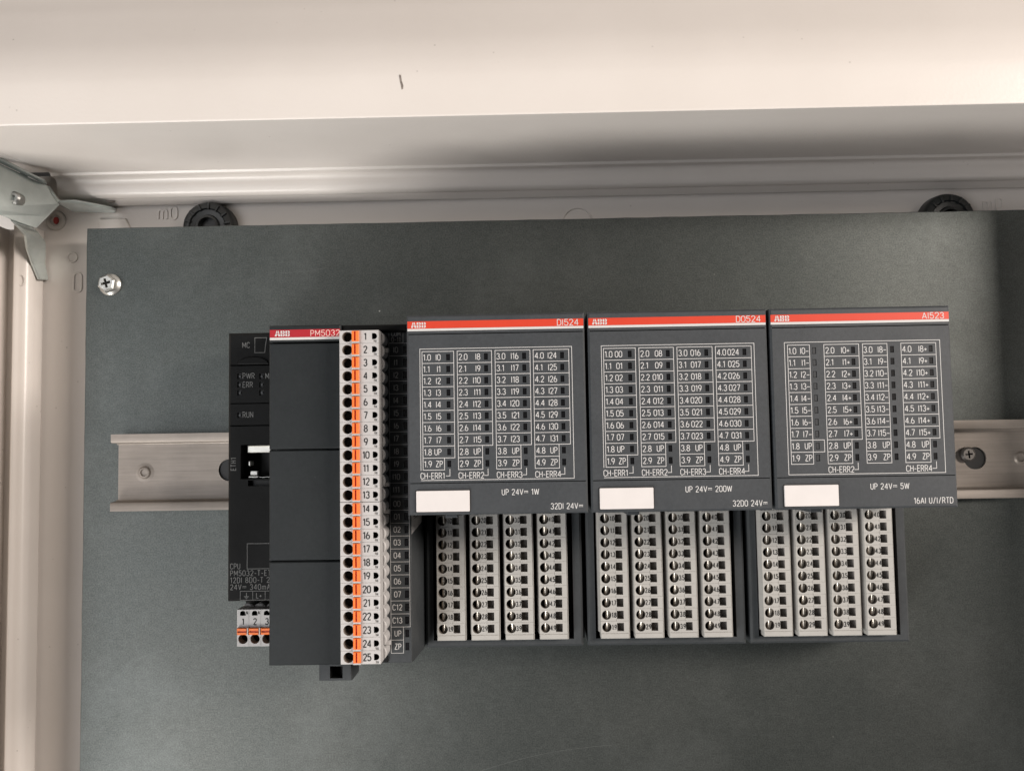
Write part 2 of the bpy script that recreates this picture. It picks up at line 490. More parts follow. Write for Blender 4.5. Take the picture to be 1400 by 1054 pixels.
# top wall: front lip, inner face, rolled drip channel at the back (outline d, z)
ZW = 141.0
def cres(pts, n=6):
    """smooth curve through the points"""
    out = []
    P = [pts[0]] + pts + [pts[-1]]
    for i in range(1, len(P) - 2):
        p0, p1, p2, p3 = P[i - 1], P[i], P[i + 1], P[i + 2]
        for k in range(n):
            t = k / n
            out.append(tuple(.5 * ((2 * p1[j]) + (-p0[j] + p2[j]) * t + (2 * p0[j] - 5 * p1[j] + 4 * p2[j] - p3[j]) * t * t + (-p0[j] + 3 * p1[j] - 3 * p2[j] + p3[j]) * t ** 3) for j in (0, 1)))
    out.append(pts[-1])
    return out
def wall_profile(zw):
    zl = zw - 6.6          # the wall leans: its front lip hangs lower than its back
    lip = cres([(62, zl + 95), (66, zl + 64), (72.6, zl + 49), (77.2, zl + 39), (80.6, zl + 31), (82.7, zl + 24), (83.7, zl + 18.5), (84, zl + 14), (84, zl + 6), (84, zl + .8)], 5)
    edge = [(84, zl + .35), (83.8, zl + .08), (83.4, zl)]
    chan = [(6, zw - .15), (3.6, zw)] + cres([(3.0, zw - .15), (2.4, zw - .9), (1.9, zw - 1.2), (.2, zw - 1.2), (-2.0, zw - 1.5), (-3.4, zw - 3.0), (-3.7, zw - 5.2), (-4.1, zw - 7.0), (-5.2, zw - 8.8), (-7.2, zw - 9.7), (-9.2, zw - 9.6), (-10.2, zw - 9.9), (-14.5, zw - 11.6)], 5)
    return lip + edge + chan
def closed_shell(prof, t_out):
    back = [(-16, prof[-1][1] + .4), (-16, prof[-1][1] + 4), (-8, prof[-1][1] + 14), (0, prof[-1][1] + 17), (50, prof[-1][1] + 17), (58, prof[0][1])]
    return prof + back
XL = -178.5
prof = closed_shell(wall_profile(ZW), 2)
mb = MB(); mb.sweep(prof, XL, 460)
top_wall = structure('top_wall', mb, PAINT, smooth=True)
# the channel is cut away at the corner: there the wall is plain, with the lip running on
prof2 = [p for p in wall_profile(ZW)[:49]] + [(4.5, ZW - .1), (4.5, ZW + 2), (50, ZW + 6), (58, ZW + 88.4)]
mb = MB(); mb.sweep(prof2, -260, XL - .004)
part = mb.build('corner_wall', PAINT, top_wall, smooth=True)
q = MB()
x, z = un(547.5, 113, 84)
q.cap([(x - .5, z + 3.0), (x + .2, z + 2.8), (x + .5, z + .5), (x + 1.1, z - 1.2), (x + 1.0, z - 2.6), (x + .4, z - 2.9), (x + .1, z - 1.0), (x - .2, z + .2)][::-1], [], 84.06, 0)
q.build('scuff_mark', SCUFF, top_wall)
x, z = un(152, 262, -11); q = MB()
q.prism([(x - 2.6, ZW - 10.0), (x - .2, ZW - 10.3), (x + 2.2, ZW - 10.4), (x + 1.4, ZW - 10.9), (x - .4, ZW - 11)], -11, -9.6)
q.build('paint_chip', SCUFF, top_wall)

# left wall: the same roll, standing upright
def sweep_z(mb, prof, z0, z1):
    n = len(prof)
    mb.add([(x, z0, d) for d, x in prof] + [(x, z1, d) for d, x in prof], [(i, (i + 1) % n, n + (i + 1) % n, n + i) for i in range(n)])
    for z in (z0, z1):
        tr = tessellate_polygon([[Vector((d, x, 0)) for d, x in prof]])
        mb.add([(x, z, d) for d, x in prof], [tuple(t) for t in tr])
XW = -202.5
XG = XW - 3.5
lp = [(66, XG), (-10, XG), (-11, XG + .6), (-11.2, XG + 6), (-10.6, XW + 3.6), (-4, XW + 4.0)] + cres([(-2.6, XW + 4.25), (-1.9, XW + 4.9), (-2.0, XW + 5.8), (-2.7, XW + 7.2), (-3.4, XW + 9.0), (-4.4, XW + 10.4), (-6.4, XW + 11.5), (-9, XW + 11.8), (-15, XW + 11.9)], 5)
lp = lp + [(-16, XW + 11.5), (-16, XW - 4), (-8, XG - 2.5), (66, XG - 2.5)]
zt = un(20, 309, -4)[1]
mb = MB(); sweep_z(mb, lp, -320, zt)
left_wall = structure('left_wall', mb, PAINT, smooth=True)
mb = MB(); mb.box(XG - 2.5, XG, zt + .004, 160, 4, 66); mb.build('corner_wall', PAINT, left_wall)
# right wall, beyond the frame: mirrored section, deepened and moved in for shade
mb = MB(); sweep_z(mb, [(d_ if d_ < 60 else 84, 310 - (x_ - XW)) for d_, x_ in lp], -320, 133)
right_wall = structure('right_wall', mb, PAINT, smooth=True)
x, z = un(29, 385, -6); q = MB()
q.lathe(-194.6, z, [(1.9, -5.6), (1.65, -2.7), (1.3, -2.7), (1.1, -5.6)], 24, squash=1.7)
q.build('stamped_knockout', RELIEF, left_wall, smooth=True)

# ================================================================== mounting plate
def rough_rect(x0, x1, z0, z1, step=9):
    pts = []
    n = int((x1 - x0) / step)
    for i in range(n): pts.append((x0 + (x1 - x0) * i / n, z0))
    n = int((z1 - z0) / step)
    for i in range(n): pts.append((x1, z0 + (z1 - z0) * i / n))
    n = int((x1 - x0) / step)
    for i in range(n): pts.append((x1 - (x1 - x0) * i / n, z1 + random.uniform(-.12, .12)))
    n = int((z1 - z0) / step)
    for i in range(n): pts.append((x0 + random.uniform(-.1, .1), z1 - (z1 - z0) * i / n))
    return pts
mb = MB(); mb.prism(rough_rect(-162, 292, -300, 114.9), -2, 0, chamfer=.25)
plate = mb.build('mounting_plate', GALV)
tag(plate, 'dull galvanised steel mounting plate behind the rail and modules', 'plate')

SCR = plain('scratched_zinc', (.19, .20, .195), .4, .5)
for x0_, z0_, x1_, z1_, bow, w_ in ((20, -137, 80, -126, 2.0, .08), (-70, 92, -48, 94, -.6, .06)):
    sp_ = Print()
    dx, dz = x1_ - x0_, z1_ - z0_; ln = math.hypot(dx, dz)
    sp_.stroke([(x0_ + dx * k / 8 - dz / ln * bow * sin(pi * k / 8), z0_ + dz * k / 8 + dx / ln * bow * sin(pi * k / 8)) for k in range(9)], w_, .012)
    sp_.build('scratch', SCR, plate)
def cross(cx, cz, r_, w, a=0):
    pts = [(r_, -w), (r_, w), (w, w), (w, r_), (-w, r_), (-w, w), (-r_, w), (-r_, -w), (-w, -w), (-w, -r_), (w, -r_), (w, -w)]
    return [(cx + x * cos(a) - z * sin(a), cz + x * sin(a) + z * cos(a)) for x, z in pts]
# hex flange screw on the plate
x, z = un(147, 388, 3)
t = thing('hex_screw', 'bright hex flange screw in the top left corner of the plate', 'screw', (x, z, 0))
q = MB(); q.lathe(x, z, [(5.2, .01), (5.2, .6), (4.7, 1.2), (3.4, 1.7), (3.2, 1.8)], 40); q.build('flange', STEEL, t, smooth=True)
q = MB(); q.prism(circ(x, z, 4.25, 6, .35), 1.2, 5.0, holes=[(cross(x, z, 2.2, .6, .25), 2.2, 0, 1)], chamfer=.7); q.build('head', [STEEL, BLACK], t)

# standoff bolts behind the plate's top edge
for px, py, lab in ((282, 309, 'black ribbed round standoff behind the left end of the plate edge'), (1301, 298, 'black round standoff behind the right end of the plate edge')):
    x, z = un(px, py, -9)
    t = thing('plate_standoff', lab, 'standoff', (x, z, BW), 'standoffs behind the plate')
    q = MB(); q.lathe(x, z, [(13, BW + .01), (12.6, -13), (11.8, -10.6), (11.2, -10.2), (9.0, -10.0), (8.4, -10.8), (6.0, -11), (5.4, -9.6), (4.4, -9.4), (4.2, -13), (0, -13)], 48)
    q.build('collar', RUBBER, t, smooth=True)
    for k in range(7):
        a = pi * (k + .35) / 7
        cx, cz = x + 9.9 * cos(a), z + 9.9 * sin(a)
        q = MB(); ca, sa = cos(a), sin(a)
        q.prism([(cx + u * ca - v * sa, cz + u * sa + v * ca) for u, v in ((-1.6, -.5), (1.5, -.5), (1.5, .5), (-1.6, .5))], -10.6, -9.3, chamfer=.2)
        q.build('rib', RUBBER, t)

# red plug with clear washer
x, z = un(77, 302, BW)
t = thing('red_plug', 'red plug in a milky round washer beside the corner bracket', 'plug', (x, z, BW))
q = MB(); q.lathe(x, z, [(5.0, BW + .01), (4.9, BW + .7), (4.3, BW + 1.1), (3.0, BW + 1.0), (2.7, BW + .5), (2.6, BW + .02)], 40); q.build('washer', CLEAR, t, smooth=True)
q = MB(); q.lathe(x + .1, z, [(1.3, BW + .01), (1.2, BW + .8), (.8, BW + 1.1), (0, BW + 1.15)], 24, squash=1.45); q.build('plug_core', REDPLUG, t, smooth=True)

# ================================================================== corner bracket
x, z = un(22, 272, 4)
brk = thing('corner_bracket', 'zinc plated folded bracket in the top left cabinet corner', 'bracket', (x, z, 0))
BD = 24.0
face_px = [(-30, 208), (-30, 284), (0, 294), (16, 301), (31, 306), (47, 311), (62, 296), (79, 279), (70, 266), (64, 254), (40, 243), (0, 224)]
def bdep(px): return 4 + (79 - px) * .355
fp = [(*un(a_, b_, bdep(a_)), bdep(a_)) for a_, b_ in face_px]
q = MB(); n = len(fp)
tri = tessellate_polygon([[Vector((p[0], p[1], 0)) for p in fp]])
q.add(fp + [(x, z, d - 1.6) for x, z, d in fp], [tuple(t_) for t_ in tri] + [tuple(i + n for i in t_) for t_ in tri] + [(i, (i + 1) % n, n + (i + 1) % n, n + i) for i in range(n)])
q.build('face', ZINC, brk)
def soften(o, w=.45):
    b_ = o.modifiers.new('rounded_edges', 'BEVEL'); b_.width = w * S; b_.segments = 2; b_.limit_method = 'ANGLE'; b_.angle_limit = radians(40)
    return o
soften(brk.children[0])
def sheet(front, back, th, name, parent=brk, mat=ZINC):
    """folded flange between a front edge and a back edge given as (x, z, d) points, thickness th"""
    n = len(front); q = MB()
    A = [Vector(p) for p in front]; B = [Vector(p) for p in back]
    nn = []
    for i in range(n):
        j = min(i + 1, n - 1); k = max(i - 1, 0)
        e = A[j] - A[k]; f = B[i] - A[i]
        v = e.cross(f); nn.append(v.normalized() * th if v.length > 1e-6 else Vector((0, th, 0)))
    vs = [tuple(p) for p in A] + [tuple(p) for p in B] + [tuple(p + o) for p, o in zip(A, nn)] + [tuple(p + o) for p, o in zip(B, nn)]
    fs = []
    for i in range(n - 1):
        fs += [(i, i + 1, n + i + 1, n + i), (2 * n + i, 3 * n + i, 3 * n + i + 1, 2 * n + i + 1),
               (i, 2 * n + i, 2 * n + i + 1, i + 1), (n + i, n + i + 1, 3 * n + i + 1, 3 * n + i)]
    fs += [(0, n, 3 * n, 2 * n), (n - 1, 3 * n - 1, 4 * n - 1, 2 * n - 1)]
    q.add(vs, fs)
    return soften(q.build(name, mat, parent))
def p3(px, py, d): x, z = un(px, py, d); return (x, z, d)
sheet([p3(63, 256, 3.8), p3(79, 277.5, 3.4), p3(103, 277, .5), p3(130, 282, -5), p3(152, 286.5, -10), p3(158, 289, -13)],
      [p3(66, 259, -8), p3(82, 282, -11), p3(99, 290, -15), p3(126, 291, -17), p3(150, 291.5, -17.5), p3(158, 291.5, -17.6)], 1.5, 'upper_flange')
sheet([p3(15, 303, 26), p3(27, 313, 18), p3(36, 323, 10), p3(38.5, 340, 3), p3(46, 361, -4), p3(55, 382, -8)],
      [p3(44, 311, 15), p3(53, 318, 2), p3(63, 331, -12), p3(63.5, 342, -15), p3(62.5, 360, -16), p3(67, 383, -17)], -1.5, 'lower_flange')
sheet([p3(-30, 202, bdep(-30) + 3), p3(0, 218, bdep(0) + 3), p3(36, 237.5, bdep(36) + 3), p3(60, 249, bdep(60) + 3)],
      [p3(-30, 208, bdep(-30) - .2), p3(0, 224, bdep(0) - .2), p3(40, 243, bdep(40) - .2), p3(64, 254, bdep(64) - .2)], 1.4, 'top_fold')
x, z = un(22.5, 272.5, BD)
t2 = thing('bracket_screw', 'round headed screw holding the zinc corner bracket', 'screw', (x, z, BD))
q = MB(); q.prism(circ(x, z, 3.0, 28), BD - 2, BD + 3.0, holes=[(circ(x + .1, z - .2, 1.3, 6), 1.2, 0, 1)], chamfer=.8); q.build('screw_head', [STEEL, ZINC], t2)

# ================================================================== DIN rail
rail = thing('din_rail', 'brushed aluminium mounting rail running behind all the modules', 'rail', (60, 0, 0))
def rail_half(s_):
    o = [(7.5, 17.5), (7.5, 14.4), (7.2, 13.7), (6.6, 13.45), (1.6, 13.3), (1.2, 13.1), (1.0, 12.7), (.04, 12.7), (.04, 13.6), (.5, 14.1), (6.3, 14.3), (6.5, 14.6), (6.5, 17.5)]
    return [(d, s_ * z) for d, z in o]
XR0, XR1 = -146, 288
for s_ in (1, -1):
    q = MB(); q.sweep(rail_half(s_), XR0, XR1); q.build('rail_flange', RAIL, rail, smooth=True)
HX = [-93.5, 248.5]
q = MB(); q.prism(rect(XR0 + .7, XR1, -12.69, 12.69), .04, .95, holes=[(circ(hx, .3, 5.1, 36), 1, 0, None) for hx in HX]); q.build('rail_web', RAIL, rail)
q = MB(); q.prism([(XR0 + .7, -.09), (-99, -.09), (-99, .09), (XR0 + .7, .09)], .9, 1.05); q.build('centre_scribe', RAIL, rail)
for px, py in ((198, 646), (1395, 626)):
    x, z = un(px, py, 1)
    q = MB(); q.lathe(x, z, [(4.8, .9), (3.0, 1.15), (2.3, 1.9), (1.75, 1.95), (1.5, 1.3), (0, 1.2)], 32); q.build('rail_rivet', RAIL, rail, smooth=True)
for hx in HX:
    q = MB(); q.prism(circ(hx, .3, 5.0, 24), .005, .02); q.build('hole_shade_disc', BLACK, rail)  # added black disc stands in for shade inside the rail hole
x, z = un(1325, 621, 4)
t = thing('rail_screw', 'dull cross head screw in a rail hole beyond the right module', 'screw', (x, z, 0))
q = MB(); q.prism(circ(x, z, 3.3, 32), .03, 4.0, holes=[(cross(x, z, 1.7, .38, .1), 1.6, 1, 1)], chamfer=.8); q.build('screw_head', [plain('dull_screw', (.17, .16, .15), .45, .7), BLACK], t)

# ================================================================== CPU module
cpu = thing('cpu_module', 'dark grey controller with three blank covers under a shaded red stripe', 'controller', (-40, -74, 7.5))
CX0, CX1 = -78.1, -0.7
CD, CV, CR = 50, 72, 63
# left base with sockets
holes = [(rect(-77.4, -54.7, 43.95, 44.45), .9, 0, 2), (rect(-77.4, -54.7, 28.3, 28.7), .9, 0, 2), (rect(-77.4, -54.7, 19.2, 19.65), .9, 0, 2)]
EX0, EX1, EZ0, EZ1 = -72.9, -55.6, -2.4, 11.6
holes.append((rect(EX0, EX1, EZ0, EZ1), 13, 2, 2))
holes.append((rect(-69.8, -56.5, -5.2, -2.9), 3, 2, 2))
led_c = []
for px in (327.5, 357.5):
    for py in (514.5, 526, 537): led_c.append(un(px, py, CD))
led_c.append(un(327.5, 567.5, CD))
for x, z in led_c: holes.append((rect(x - .9, x + .9, z - 1.1, z + 1.1), .8, 2, 2))
q = MB(); q.prism(rect(CX0, -54, -51.5, 57.6), 7.6, CD, holes=holes, chamfer=1.0)
# socket housing for the power plug, set back
q.box(-75.9, -54.2, -71.5, -51.5, 7.6, 33, .4, mi=0)
base_o = q.build('base_housing', [GREYD, PRINT, BLACK], cpu)
for x, z in led_c:
    q = MB(); q.box(x - .45, x + .45, z - .55, z + .55, CD - .78, CD - .35, .1); q.build('indicator', LENSG, base_o)
q = MB(); x0, z0 = un(324, 500, CD); 
q.prism([(x0, 44.6)] + [(x0 + 13 * (1 - cos(a)) * .5 + .2, 44.6 + 3.1 * sin(a)) for a in [pi * i / 12 for i in range(1, 12)]] + [(x0 + 13, 44.6)], CD, CD + .5, chamfer=.3)
q.build('card_slot_grip', GREYD, base_o)
# network socket: shield, spring fingers, plastic ledge
sock = link('network_socket', None, cpu, (EX0, EZ0, CD - 13))
sock.empty_display_size = .005
q = MB(); q.sweep([(CD - 1.2, EZ1 - .3), (CD - 1.0, EZ1 - .5), (CD - 9, EZ1 - 1.0), (CD - 9, EZ1 - .3)], -70.2, -61.2); q.build('shield_top', GOLD, sock)
q = MB(); q.prism(rect(-70.6, -61.1, EZ1 - 3.2, EZ1 - .5), CD - 3.2, CD - 2.0, chamfer=.3); q.build('shield_lip', GOLD, sock)
q = MB(); q.prism(rect(-70.2, -66.3, EZ0 + .5, EZ0 + 1.1), CD - 5, CD - 2, chamfer=.15); q.prism(rect(-70.1, -67.2, EZ0 + 1.5, EZ0 + 3.2), CD - 6, CD - 4, chamfer=.15); q.build('contact_carrier', GOLD, sock)
q = MB(); q.prism(rect(-70.5, -69.9, EZ0 + 5.4, EZ0 + 7.2), CD - 8, CD - 3, chamfer=.1); q.prism(rect(-66.2, -55.8, EZ0 + .55, EZ0 + .75), CD - 3, CD - 2.6); q.build('shield_spring', GOLD, sock)
pr = Print(); d = CD + .03
def ptext(s_, px, py, h, **k): x, z = un(px, py, CD); pr.text(s_, x, z, h, d, **k)
ptext('MC', 331.5, 472, 2.2, w=.24)
ptext('PWR', 332, 514, 2.2, w=.24); ptext('ERR', 332, 526, 2.2, w=.24); ptext('M', 363, 514, 2.2, w=.24)
ptext('RUN', 332, 567, 2.2, w=.24)
x, z = un(319, 643, CD); pr.text('ETH1', x, z, 2.0, d, w=.24, rot=1, gap=.28)
ptext('CPU', 315, 774, 2.1, w=.22); ptext('PM5032-T-ETH', 315, 783.5, 2.1, w=.22, gap=.26)
ptext('12DI 8DO-T 2DO', 315, 793, 2.1, w=.22, gap=.26); ptext('24V= 340mA', 315, 802.5, 2.1, w=.22, gap=.26)
a, b = un(338, 743, CD), un(368, 777, CD); pr.stroke([(b[0] + 2, a[1]), (a[0], a[1]), (a[0], b[1]), (b[0] + 2, b[1])], .2, d)
a, b = un(348.5, 462, CD), un(363, 482, CD); pr.stroke([(b[0] + .5, a[1]), (a[0], a[1]), (a[0], b[1]), (b[0] - .3, b[1]), (b[0], (a[1] + b[1]) / 2), (b[0] + .5, a[1])], .2, d)
a, b = un(328.5, 808, CD), un(345.5, 820, CD); wd = b[0] - a[0]
for k in range(3): pr.frame(a[0] + k * wd, a[0] + (k + 1) * wd, b[1], a[1], d, .18)
cx, cz = a[0] + wd / 2, (a[1] + b[1]) / 2
pr.line(cx, cz + 1.2, cx, cz - .3, d, .22)
for k, hw in enumerate((1.0, .65, .3)): pr.line(cx - hw, cz - .35 - k * .4, cx + hw, cz - .35 - k * .4, d, .2)
pr.text('L+', cx + wd, cz, 2.0, d, w=.22, align='c')
pr.build('printed_legend', PRINTD, base_o)

# mid body, right wing and their indicator legend
wing_rows = [('COM', 53.4)] + [('I%d' % k, 48.1 - 5.0 * k) for k in range(12)]
wz = {}
for k in range(8): wz['O%d' % k] = -12.4 - 5.0 * k
for k, n_ in enumerate(('C12', 'C13', 'UP', 'ZP')): wz[n_] = -12.4 - 5.0 * (8 + k)
for k in range(12): wz['I%d' % k] = -6.9 + 5.0 * (11 - k)
holes = []
LX = -3.55
for n_, zz in wz.items(): holes.append((rect(LX - .75, LX + .75, zz - 1.45, zz + 1.45), .7, 2, 2))
q = MB(); q.prism(rect(-54.75, CX1 - 1.0, -73.6, 57.4), 7.7, CR, holes=holes, chamfer=.25)
# right flank slopes back to the rail
q.add([(CX1 - 1.0, -73.6, CR - .3), (CX1 - 1.0, 57.2, CR - .3), (-.05, 57.2, 36), (-.05, -73.9, 36), (-.05, 57.2, 8), (-.05, -73.9, 8), (CX1 - 1, 57.2, 8), (CX1 - 1, -73.6, 8)],
      [(0, 3, 2, 1), (3, 5, 4, 2), (0, 7, 5, 3), (1, 2, 4, 6)])
mid = q.build('body_housing', [FRAME, PRINT, BLACK], cpu)
for n_, zz in wz.items():
    q = MB(); q.box(LX - .7, LX + .7, zz - 1.4, zz + 1.4, CR - .68, CR - .25, .1); q.build('indicator', LENS, mid)
pr = Print(); d = CR + .03; GX0, GX1 = -9.8, -2.35
def rowtext(n_, zz): pr.text(n_, -7.15 if len(n_) < 3 else -7.3, zz, 2.1, d, w=.24, gap=.2, align='c')
zt_, zb_ = wz['O0'] + 2.5, wz['C13'] - 2.5
pr.frame(GX0, GX1, zb_, zt_, d, .16)
for k in range(9): pr.line(GX0, zt_ - 5 * (k + 1), GX1, zt_ - 5 * (k + 1), d, .16)
pr.stroke([(GX0, zb_), (GX0, zb_ - 5), (-5.0, zb_ - 5), (-5.0, zb_)], .16, d)
pr.stroke([(GX0, zb_ - 5), (GX0, zb_ - 10), (-5.0, zb_ - 10), (-5.0, zb_ - 5)], .16, d)
zi = wz['I11'] - 2.4
pr.frame(GX0, GX1, zi, zi + 60, d, .16)
for k in range(11): pr.line(GX0, zi + 5 * (k + 1), GX1, zi + 5 * (k + 1), d, .16)
pr.frame(GX0, -4.2, 50.9, 55.7, d, .16)
pr.text('COM', -7, 54.5, 1.7, d, w=.2, align='c'); pr.text('0-11', -7, 52.2, 1.7, d, w=.2, align='c')
for n_, zz in wz.items(): rowtext(n_, zz)
pr.build('printed_legend', PRINTM, mid)
# small printed sticker on the sloping flank
def flank(z, tt): # point on the flank
    return (CX1 - 1.0 + (1.0 + CX1 * -1 - .05) * tt + .04, z, CR - .3 + (36 - CR + .3) * tt + .03)
q = MB(); q.quad(flank(-14, .02), flank(-24.5, .02), flank(-21.5, .88), flank(-14, .88)); q.build('sticker', WHITEP, cpu)
q = MB()
for k in range(5):
    a = k / 5
    q.quad(flank(-15.5 - 1.0 * k, .12 + .05 * k), flank(-16.1 - 1.0 * k, .14), flank(-16.0 - .8 * k, .7 - .07 * k), flank(-15.4 - .8 * k, .66))
q.v = [(x + .03, z, d_ + .02) for x, z, d_ in q.v]
q.build('sticker_print', INK, cpu)
# covers
q = MB(); q.box(-27.1, -1.9, 54.9, 57.4, CR, CV - 2.5, .4); q.build('terminal_well', GREYD, cpu)
q = MB(); q.box(-27.1, -11, -73.2, -70.9, CR, CV - 8, .3); q.build('terminal_well', GREYD, cpu)
COVX0, COVX1 = -54.9, -27.2
def cover(z0, z1, name='blank_cover'):
    q = MB(); q.box(COVX0, COVX1, z0, z1, CR - 1, CV, .45); return q.build(name, COVER, cpu)
cover(51.0, 57.4, 'stripe_cover'); cover(9.65, 50.45); cover(-32.7, 9.2); cover(-72.0, -33.15)
q = MB(); q.box(COVX0 + .25, COVX1 - .2, 52.75, 55.75, CV - .1, CV + .05); red = q.build('shaded_red_stripe', RED_SHADED, cpu)
q = MB(); q.box(COVX0 + .25, COVX1 - .2, 51.75, 52.7, CV - .1, CV + .05); q.build('white_stripe', PRINT, cpu)
pw, pc = Print(), Print(); logo(pw, pc, COVX0 + 2.2, 54.25, 2.1, CV + .08)
pw.build('brand_logo', PRINT, cpu); pc.build('logo_cut', RED_SHADED, cpu)
pr = Print(); pr.text('PM5032', COVX1 - .35, 54.2, 2.2, CV + .08, w=.22, wide=1.25, gap=.24, align='r'); pr.build('model_name', PRINTP, cpu)
# rail release foot
q = MB(); q.prism(rect(-44.2, -30.4, -87, -70), 20, 36, holes=[(rect(-39.6, -34.3, -86.0, -81.0), 9, 1, 1)], chamfer=.5); q.build('release_foot', [FRAME, BLACK], cpu)
q = MB(); q.box(-35.8, -34.6, -85.8, -81.5, 28, 33, .2); q.build('foot_spring', GREYD, cpu)

# ================================================================== plug-in terminal connectors
PITCH_T = 4.97
def dhole(x0, x1, zc, hh):
    """D shaped test opening: flat on the left, round on the right"""
    r_ = hh
    return [(x0, zc - hh), (x1 - r_, zc - hh)] + [(x1 - r_ + r_ * cos(a), zc + r_ * sin(a)) for a in [(-pi / 2 + pi * i / 8) for i in range(1, 8)]] + [(x1 - r_, zc + hh), (x0, zc + hh)]
def plug_cell(turn):
    """one pole in local millimetres: x from the wire side (0) to the test side (14.9); d=0 is the front"""
    P2 = PITCH_T / 2 - .02
    q = MB()
    hs = [(circ(2.95, 0, 1.95, 28), 5, 1, 2), (dhole(12.4, 14.35, .12, 1.15), 8, 2, 2), (rect(12.95, 14.15, -2.15, -1.3), .5, 0, 3)]  # darker walls and black floors paint shade into the plug openings
    q.prism(rect(0, 14.9, -P2, P2), -16, 0, holes=hs, chamfer=.12)
    # scalloped foot beyond the test side
    q.prism([(14.89, -2.2)] + [(14.9 + 1.25 * sin(pi * i / 10), -2.1 * cos(pi * i / 10)) for i in range(1, 10)] + [(14.89, 2.2)], -15, -6.5, chamfer=.4)
    lv = MB()
    lv.prism(rect(4.85, 7.55, -1.85, 2.2), -.3, 1.1, holes=[(rect(5.75, 6.4, -1.6, 1.95), .5, 1, 1)], chamfer=.25)
    lv.box(4.75, 7.65, -2.46, -1.86, -.3, 1.0, .12, mi=2)
    for b in (q, lv):
        if turn: b.v = [(-z, x, d) for x, z, d in b.v]
    return (q.mesh('terminal_pole', [WHITEP, plain('pole_cavity_wall', (.30, .265, .23), .45), BLACK, plain('recess_floor', (.36, .35, .34), .5)]), lv.mesh('lever', [ORANGE, plain('lever_groove', (.62, .05, .008), .4), WHITEP]))
cell_me, lever_me = plug_cell(False)
cell_t, lever_t = plug_cell(True)
PD = 79
def plug_column(first, count, ztop, lab):
    t = thing('terminal_plug', lab, 'connector', (-18.6, ztop - PITCH_T * count, PD - 16), 'plug-in terminal connectors')
    pr = Print()
    for k in range(count):
        zc = ztop - PITCH_T * (k + .5)
        c = link('terminal_pole', cell_me, t, (-26.2, zc, PD))
        link('lever', lever_me, c, (-26.2, zc, PD))
        pr.text(str(first + k), -26.2 + 9.85, zc + .05, 2.5, PD + .03, w=.42, gap=.17, align='c', wide=.95)
    o = pr.build('pole_numbers', INK, t)
    for zc in (ztop - 7.0 if first == 1 else ztop - 4.2, ztop - PITCH_T * count + (6 if first == 1 else 6)):
        q = MB(); q.box(-11, -8.9, zc - .8, zc + .8, PD - 10, PD - 7.5, .2); q.build('latch', WHITEP, t)
    return t
plug_column(1, 13, 54.15, 'upper white plug with orange levers and poles numbered 1 to 13')
plug_column(14, 12, -10.6, 'lower white plug with orange levers and poles numbered 14 to 25')
t = thing('terminal_plug', 'short white power plug with orange levers at the controller lower left', 'connector', (-68, -70.4, 30), 'plug-in terminal connectors')
pr = Print()
for k in range(3):
    xc = -75.4 + 4.9 * (k + .5)
    c = link('terminal_pole', cell_t, t, (xc, -70.3, 46)); link('lever', lever_t, c, (xc, -70.3, 46))
    pr.text(str(k + 1), xc, -70.3 + 9.95, 2.4, 46.03, w=.42, align='c')
pr.build('pole_numbers', INK, t)

# ================================================================== terminal units (lower) and I/O modules (upper)
TP = 4.93
def strip_cell():
    q = MB(); h = TP / 2 - .015
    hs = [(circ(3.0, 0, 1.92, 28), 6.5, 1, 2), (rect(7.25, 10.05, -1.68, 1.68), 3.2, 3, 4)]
    # front face, with a sloping left shoulder and a raised right margin
    q.prism(rect(.55, 12.1, -h, h), -9, 0, holes=hs, chamfer=.06)
    q.add([(.55, -h, 0), (.55, h, 0), (-.5, h, -7), (-.5, -h, -7)], [(0, 1, 2, 3)], 0)
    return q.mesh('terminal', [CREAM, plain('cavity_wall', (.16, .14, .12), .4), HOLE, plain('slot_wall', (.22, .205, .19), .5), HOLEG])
term_me = strip_cell()
q = MB(); q.sweep([(0, 0), (0, 0)], 0, 0) if False else None
cl = MB()
n = 12
for i in range(n):   # bowed spring tongue standing in the round opening, leaning back to the left
    def tg(k):
        a_ = pi * (k / n); u = .55 - 1.05 * cos(a_)
        return u, 1.15 * sin(a_)
    (u0, b0), (u1, b1) = tg(i), tg(i + 1)
    h0, h1 = math.sqrt(max(.02, 1.8 ** 2 - u0 * u0)), math.sqrt(max(.02, 1.8 ** 2 - u1 * u1))
    cl.quad((u0, -h0, -2.6 + b0), (u1, -h1, -2.6 + b1), (u1, h1, -1.9 + b1), (u0, h0, -1.9 + b0))
clamp_me = cl.mesh('spring_clamp', TIN, smooth=True)
UNITS = [('light input module', 0), ('output module', 1), ('analogue module', 2)]
STX, STP = 5.3, 14.1
